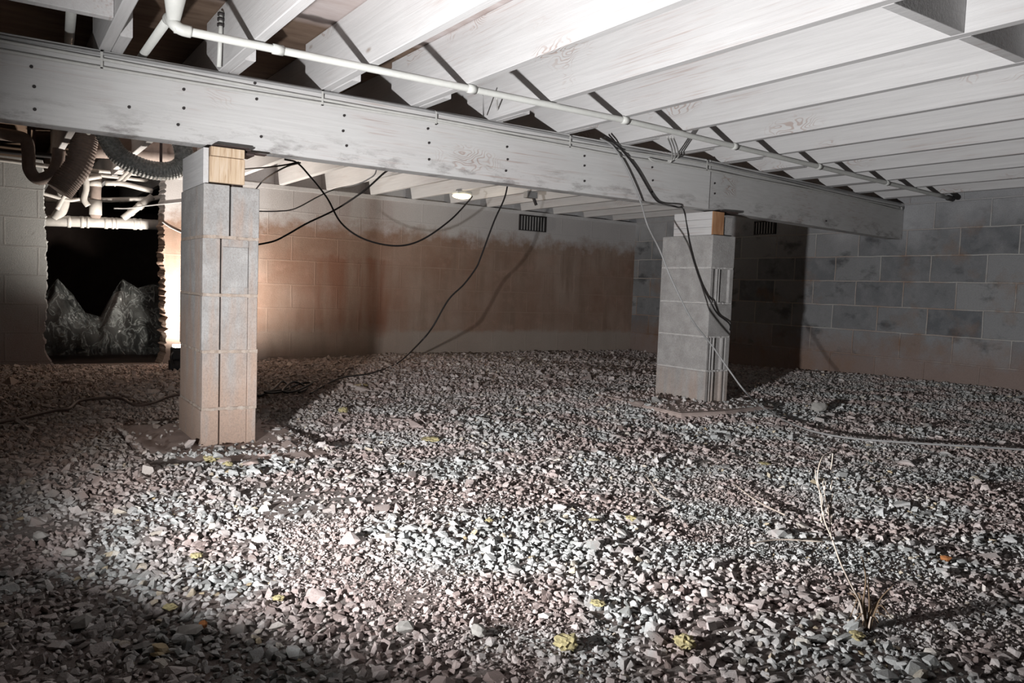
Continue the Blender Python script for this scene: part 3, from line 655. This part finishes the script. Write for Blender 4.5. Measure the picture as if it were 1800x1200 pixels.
jb = empty('junction_box', (X0+.0395+.4064*round((at(963, 345, 1, 5.2).x-X0-.0395)/.4064), 5.2, ZJ-.05), 'small dark junction box under the far joists above the wall vent', 'junction box')
c = at(963, 345, 1, 5.2); c.x = X0+.0395+.4064*round((c.x-X0-.0395)/.4064); bm = bmesh.new(); box(bm, (c.x-.05, 5.17, ZJ-.05), (c.x+.05, 5.23, ZJ), .003); obj('box', bm, M['wire_grey'], jb)
bm = bmesh.new(); tube(bm, [(c.x+.03, 5.2, ZJ-.045), (c.x+.06, 5.2, ZJ-.10)], .013, 8); obj('fitting', bm, M['nail'], jb)

# ------------------------------------------------------------------ vents
def vent(axis, a, b, z0, z1, label, nb=9):
    """foundation vent let into a wall; runs a..b along the wall"""
    pos = YW if axis == 0 else XR
    def B(bm, u0, u1, d0, d1, za, zb, bev=0):
        box(bm, (u0, pos-d1, za) if axis == 0 else (pos-d1, u0, za), (u1, pos-d0, zb) if axis == 0 else (pos-d0, u1, zb), bev)
    o = empty('foundation_vent', ((a+b)/2, pos, z0) if axis == 0 else (pos, (a+b)/2, z0), label, 'vent')
    bm = bmesh.new(); B(bm, a, b, .0, .004, z0, z1); obj('back_plate', bm, M['black'], o)
    bm = bmesh.new(); t = .012
    for q in ((a, b, z1-t, z1), (a, b, z0, z0+t*.6), (a, a+t, z0, z1), (b-t, b, z0, z1)): B(bm, q[0], q[1], .004, .016, q[2], q[3])
    obj('frame', bm, M['nail'], o)
    for i in range(nb):
        u = a+t+(b-a-2*t)*(i+.5)/nb; bm = bmesh.new(); B(bm, u-.0055, u+.0055, .005, .014, z0+t*.6, z1-t); obj('slat', bm, M['wire_grey'], o)
    return o
vent(0, 4.405, 4.738, 1.235, 1.392, 'dark slotted foundation vent high in the brown far wall')
vent(1, 4.62, 4.86, 1.235, 1.36, 'slotted foundation vent in the right-hand wall, seen in the shade behind the right pier', 7)

# ------------------------------------------------------------------ work lamp behind the left pier
wl = empty('work_lamp', (1.15, 6.06, -.035), 'black work lamp on the ground between the opening and the left pier', 'work lamp')
bm = bmesh.new(); box(bm, (1.085, 6.02, .03), (1.21, 6.11, .125), .012)
obj('housing', bm, M['black'], wl)
bm = bmesh.new(); box(bm, (1.10, 6.035, .1245), (1.195, 6.108, .142), .004); obj('lens', bm, M['lens'], wl)
bm = bmesh.new(); box(bm, (1.07, 6.03, -.045), (1.225, 6.10, .034), .012); obj('base', bm, M['black'], wl)
bm = bmesh.new(); tube(bm, catmull([(1.09, 6.02, .09), (1.07, 5.99, .06), (1.08, 5.98, .0)], 5), .008, 8); obj('handle', bm, M['black'], wl)
spot('work_lamp_light', (1.15, 6.05, .185), (1.38, 6.50, 1.20), 200, 165, .8, .04, (1, .92, .83))

fl_ = empty('flood_lamp', (-.38, 1.06, 0), 'black flood lamp standing on the gravel off to the left, lighting the whole space, with added front plates shading the near gravel', 'flood lamp')
aim = math.atan2(1.0, 1.80); ca, sa = math.cos(aim), math.sin(aim)
def lamp_box(name, a, b, mat):
    bm = bmesh.new(); vs = box(bm, a, b, .003)
    for v in bm.verts: x, y = v.co.x, v.co.y; v.co.x = -.33+x*ca-y*sa; v.co.y = 1.09+x*sa+y*ca
    return obj(name, bm, M[mat], fl_)
lamp_box('added_shade', (.07, -.26, .270), (.16, .26, .279), 'black'); lamp_box('body', (-.13, -.16, .24), (-.068, .16, .40), 'black'); lamp_box('lower_rim', (-.13, -.16, .235), (.075, .16, .252), 'black'); lamp_box('added_shade_lip', (.068, -.26, .236), (.078, .26, .279), 'black')  # wide front plates added out of view to keep light off the nearest gravel
lamp_box('stand', (-.11, -.14, -.05), (-.08, -.11, .27), 'black'); lamp_box('stand', (-.11, .11, -.05), (-.08, .14, .27), 'black'); lamp_box('foot', (-.2, -.16, -.05), (.05, .16, .0), 'black')
# ------------------------------------------------------------------ ducts and drains at the opening
def rib(i, n): return 1+.03*(1 if i % 2 else -1)
def flex(name, Ps, Y, r, mat, label, n=14, ribbed=True, cat='duct'):
    P = catmull(px(Ps, Y), n); bm = bmesh.new(); tube(bm, P, r, 20, rib if ribbed else None); o = tag(obj(name, bm, mat, smooth=not ribbed), label, cat)
    k = P[len(P)//2]; bm = bmesh.new(); box(bm, (k.x-.008, k.y-.012, k.z), (k.x+.008, k.y-.008, ZS-.001)); obj('hanger_strap', bm, M['steel'], o); return o
flex('flex_duct', [(180, 225), (200, 262), (222, 282), (262, 298), (300, 300), (321, 288), (323, 268), (318, 250)], 5.3, .057, M['foil'], 'dark foil flexible duct curling up behind the beam beside the left pier')
flex('flex_duct', [(150, 232), (147, 255), (138, 290), (118, 318), (104, 336)], 5.5, .075, M['duct_brown'], 'brown ribbed duct hanging down in front of the rough opening')
flex('duct_run', [(160, 258), (240, 262), (345, 272)], 5.75, .07, M['duct_brown'], 'smooth brown duct running level under the ceiling behind the foil duct', 6, False)
flex('trap_pipe', [(-30, 232), (20, 238), (45, 246), (50, 270), (52, 298), (66, 314), (88, 308), (100, 290), (104, 262)], 5.6, .036, M['duct_brown'], 'brown drain pipe bent in a U at the left edge under the beam', 8, False, 'pipe')
flex('small_pipe', [(-20, 262), (30, 268), (90, 274), (140, 280)], 5.9, .016, M['wire_black'], 'thin black pipe crossing behind the U bend at the left edge', 6, False, 'pipe')
flex('small_pipe', [(-20, 278), (30, 284), (70, 290), (110, 296)], 5.95, .014, M['pvc_old'], 'thin pale pipe low behind the U bend at the left edge', 6, False, 'pipe')
YD = 7.0
dr = empty('drain_pipe', tuple(at(180, 392, 1, YD)), 'main white drain pipe with couplings lying level across the rough opening', 'pipe')
def dp(name, Ps, r, mat='pvc_old', n=0, parent=dr, Y=YD, rf=None): return pipe_part(name, px(Ps, Y), r, M[mat], parent, 18, rf, n)
dp('pipe_run', [(30, 386), (180, 391), (300, 396)], .042)
for x, w in ((121, 3), (144, 3), (154, 2), (186, 3), (198, 2), (205, 2), (237, 3), (247, 2)):
    y = 386+(x-30)*.037; dp('coupling', [(x-w, y), (x+w, y+.1)], .047)
dp('elbow', [(109, 335, .0), (112, 352), (108, 368), (101, 380), (96, 386)], .043, n=6)
dp('tee', [(168, 378), (168, 352)], .046)
dp('riser', [(168, 384), (168, 340), (170, 310)], .040, mat='duct_brown')
dp('riser_collar', [(167, 318), (167, 328)], .048)
dp('wye_branch', [(216, 384, -.02), (240, 366), (268, 345)], .027)
dp('branch_collar', [(243, 364), (249, 359.5)], .032); dp('branch_collar', [(228, 375), (233, 371)], .032)
sp = [([(150, 303), (152, 330), (148, 350), (155, 362)], .022, 'white pipe standing left of the brown riser in the rough opening'),
      ([(100, 368), (118, 338), (142, 318), (178, 310)], .017, 'white pipe arching from the elbow up toward the ceiling in the opening'),
      ([(145, 298), (190, 302), (240, 306), (300, 312)], .015, 'uppermost of the level white pipes under the ceiling in the opening'),
      ([(150, 306), (200, 311), (260, 318)], .013, 'second level white pipe under the ceiling in the opening'),
      ([(185, 322), (215, 323), (245, 330), (268, 336)], .020, 'white pipe sloping right above the diagonal branch'),
      ([(200, 326), (214, 312), (226, 300)], .013, 'short slanting white pipe crossing above the sloping one'),
      ([(212, 324), (224, 311), (236, 300)], .012, 'second short slanting white pipe, right of its twin'),
      ([(75, 340), (90, 344), (120, 352), (140, 350)], .013, 'thin pipe at the left edge of the rough opening'),
      ([(75, 348), (100, 352), (250, 350), (290, 345)], .020, 'grey pipe running level behind the white risers in the opening')]
for i, (Ps, r, l) in enumerate(sp):
    bm = bmesh.new(); tube(bm, catmull(px(Ps, YD+(.06 if i in (2, 3, 8) else -.09)+(.1 if i == 8 else 0)), 6), r, 12); tag(obj('supply_pipe', bm, M['pvc_old'], smooth=True), l, 'pipe', 'small pipes in the rough opening')
# joists beyond the opening
for k in range(-1, 3):
    bm = bmesh.new(); x = X0+.4064*k+.0395+.0395; box(bm, (x-.019, 6.63, ZJ), (x+.019, 9.9, ZS-.001))
    tag(obj('floor_joist', bm, M['joist']), 'dim joist beyond the rough opening, %s from the left' % ordn[k+1], 'joist', 'joists beyond the opening')
# plastic sheet draped over a heap
bm = bmesh.new(); nu, nv = 150, 60; G = []
def sheet_top(u):   # metres along X -> top height
    pk = [(.15, .38), (.33, .42), (.47, .62), (.57, .50), (.66, .34), (.76, .30), (.85, .52), (.92, .63), (1.05, .56), (1.3, .62), (1.7, .55)]
    for (a, za), (b, zb) in zip(pk, pk[1:]):
        if a <= u <= b: return za+(zb-za)*(u-a)/(b-a)
    return .35
for j in range(nv+1):
    for i in range(nu+1):
        u = .16+1.5*i/nu; t = j/nv; h = sheet_top(u+.03*math.sin(t*3))
        z = -.03+h*(1-t)**.8
        yy = 7.45-.28*t**.7+.03*math.sin(u*34+2*t)*(t)+.05*noise.noise(Vector((u*13+t*2.5*math.sin(u*3), t*2.2, 0)))+.022*noise.noise(Vector((u*34-t*5, t*5, 7)))+.028*t*math.sin(13*math.atan2(min(abs(u-.47), abs(u-.92))+.02, .05+t*.6)+2*noise.noise(Vector((u*5, t*3, 2))))
        G.append(bm.verts.new((u+.02*math.sin(t*5+u*9), yy, z+.006*noise.noise(Vector((u*20, t*9, 1))))))
for j in range(nv):
    for i in range(nu): k = j*(nu+1)+i; bm.faces.new((G[k], G[k+1], G[k+nu+2], G[k+nu+1]))
o = obj('plastic_sheet', bm, M['sheet'], smooth=True); sol = o.modifiers.new('thick', 'SOLIDIFY'); sol.thickness = .0015
tag(o, 'translucent plastic sheeting draped in peaks in the dark beyond the rough opening', 'plastic sheet')
bm = bmesh.new(); nu, nv = 40, 10; G = []
for j in range(nv+1):
    for i in range(nu+1):
        u = -.2+2.2*i/nu; t = j/nv; G.append(bm.verts.new((u, 7.55+.9*t, -.06+(sheet_top(u)-.02)*math.sin(math.pi*min(1, t+.45))*.95+.02*noise.noise(Vector((u*6, t*4, 2))))))
for j in range(nv):
    for i in range(nu): k = j*(nu+1)+i; bm.faces.new((G[k], G[k+1], G[k+nu+2], G[k+nu+1]))
tag(obj('dirt_mound', bm, M['soot'], smooth=True), 'dark dirt mound under the plastic sheeting beyond the opening', 'dirt')

# ------------------------------------------------------------------ dead weed
b0 = at(1524, 1108, 2, gz(1.43, .83)); Yw_ = b0.y
weed = empty('dead_weed', tuple(b0), 'tall dried weed stalk growing from the gravel at the lower right', 'weed')
def stalk(name, Ps, r0_, r1_, mat='straw'):
    P = [at(x, y, 1, Yw_+d) for x, y, d in Ps]; Q = catmull(P, 7); bm = bmesh.new(); tube(bm, Q, r0_, 6, lambda i, n: 1+(r1_/r0_-1)*i/(n-1)); obj(name, bm, M[mat], weed, True)
stalk('stem', [(1522, 1108, 0), (1512, 1060, .0), (1500, 1035, .0), (1478, 990, .01), (1462, 945, .02), (1448, 910, .03), (1441, 865, .05), (1437, 835, .06), (1445, 805, .07), (1458, 797, .08), (1475, 791, .09)], .0021, .0010)
stalk('stem', [(1448, 905, .03), (1444, 870, .05), (1436, 850, .05), (1433, 825, .06)], .0014, .0009)
stalk('stem', [(1460, 940, .02), (1458, 905, .03), (1450, 870, .05), (1446, 845, .06)], .0012, .0008)
stalk('stem', [(1464, 797, .08), (1462, 815, .08), (1460, 825, .08)], .0011, .0008)
stalk('stem', [(1524, 1108, 0), (1518, 1060, 0), (1522, 1020, 0), (1518, 990, 0), (1514, 978, 0)], .0022, .001, 'straw_dark')
stalk('stem', [(1526, 1108, 0), (1528, 1060, 0), (1526, 1010, 0)], .0018, .001, 'straw_dark')
stalk('stem', [(1466, 950, .02), (1440, 945, .02), (1400, 950, .02)], .001, .0006)
rr = random.Random(4)
for i in range(34):
    a = rr.uniform(0, 2*math.pi); L = rr.uniform(.03, .075); d = Vector((math.cos(a), math.sin(a), 0))
    p0 = b0+d*.004; p1 = b0+d*L*.25+Vector((0, 0, L*.8)); p2_ = b0+d*L*rr.uniform(.3, .7)+Vector((0, 0, L*rr.uniform(.3, 1.3)))
    bm = bmesh.new(); tube(bm, catmull([p0, p1, p2_], 4), .0024, 5, lambda i, n: 1.0-.75*i/(n-1)); obj('leaf', bm, M['straw_dark'] if i % 3 else M['straw'], weed, True)
for i in range(14):   # fluffy seed bits along the upper stalk
    q = (1440+rr.uniform(-2, 22), 850+rr.uniform(0, 70)); P = at(*q, 1, Yw_+.04); bm = bmesh.new()
    bmesh.ops.create_icosphere(bm, subdivisions=1, radius=.0022, matrix=Matrix.Translation(P) @ Matrix.Diagonal((1, 1, 2.2, 1)))
    tube(bm, [P, P+Vector((.002, 0, .012)), at(1448, q[1]-12, 1, Yw_+.04)], .0005, 4); obj('seed_head', bm, M['straw'], weed)
# twigs
for i, (a, l) in enumerate([([(1320, 955), (1370, 948), (1450, 952)], 'pale twig lying on gravel left of the dead weed'), ([(1135, 835), (1160, 868), (1180, 880)], 'thin pale twig on the gravel right of centre'),
                         ([(1290, 850), (1330, 880), (1380, 905)], 'thin straw on the gravel between right pier and weed')]):
    bm = bmesh.new(); tube(bm, catmull(fl(*a), 5), .0022, 6); tag(obj('twig', bm, M['straw'], smooth=True), l, 'twig', 'twigs on the gravel')
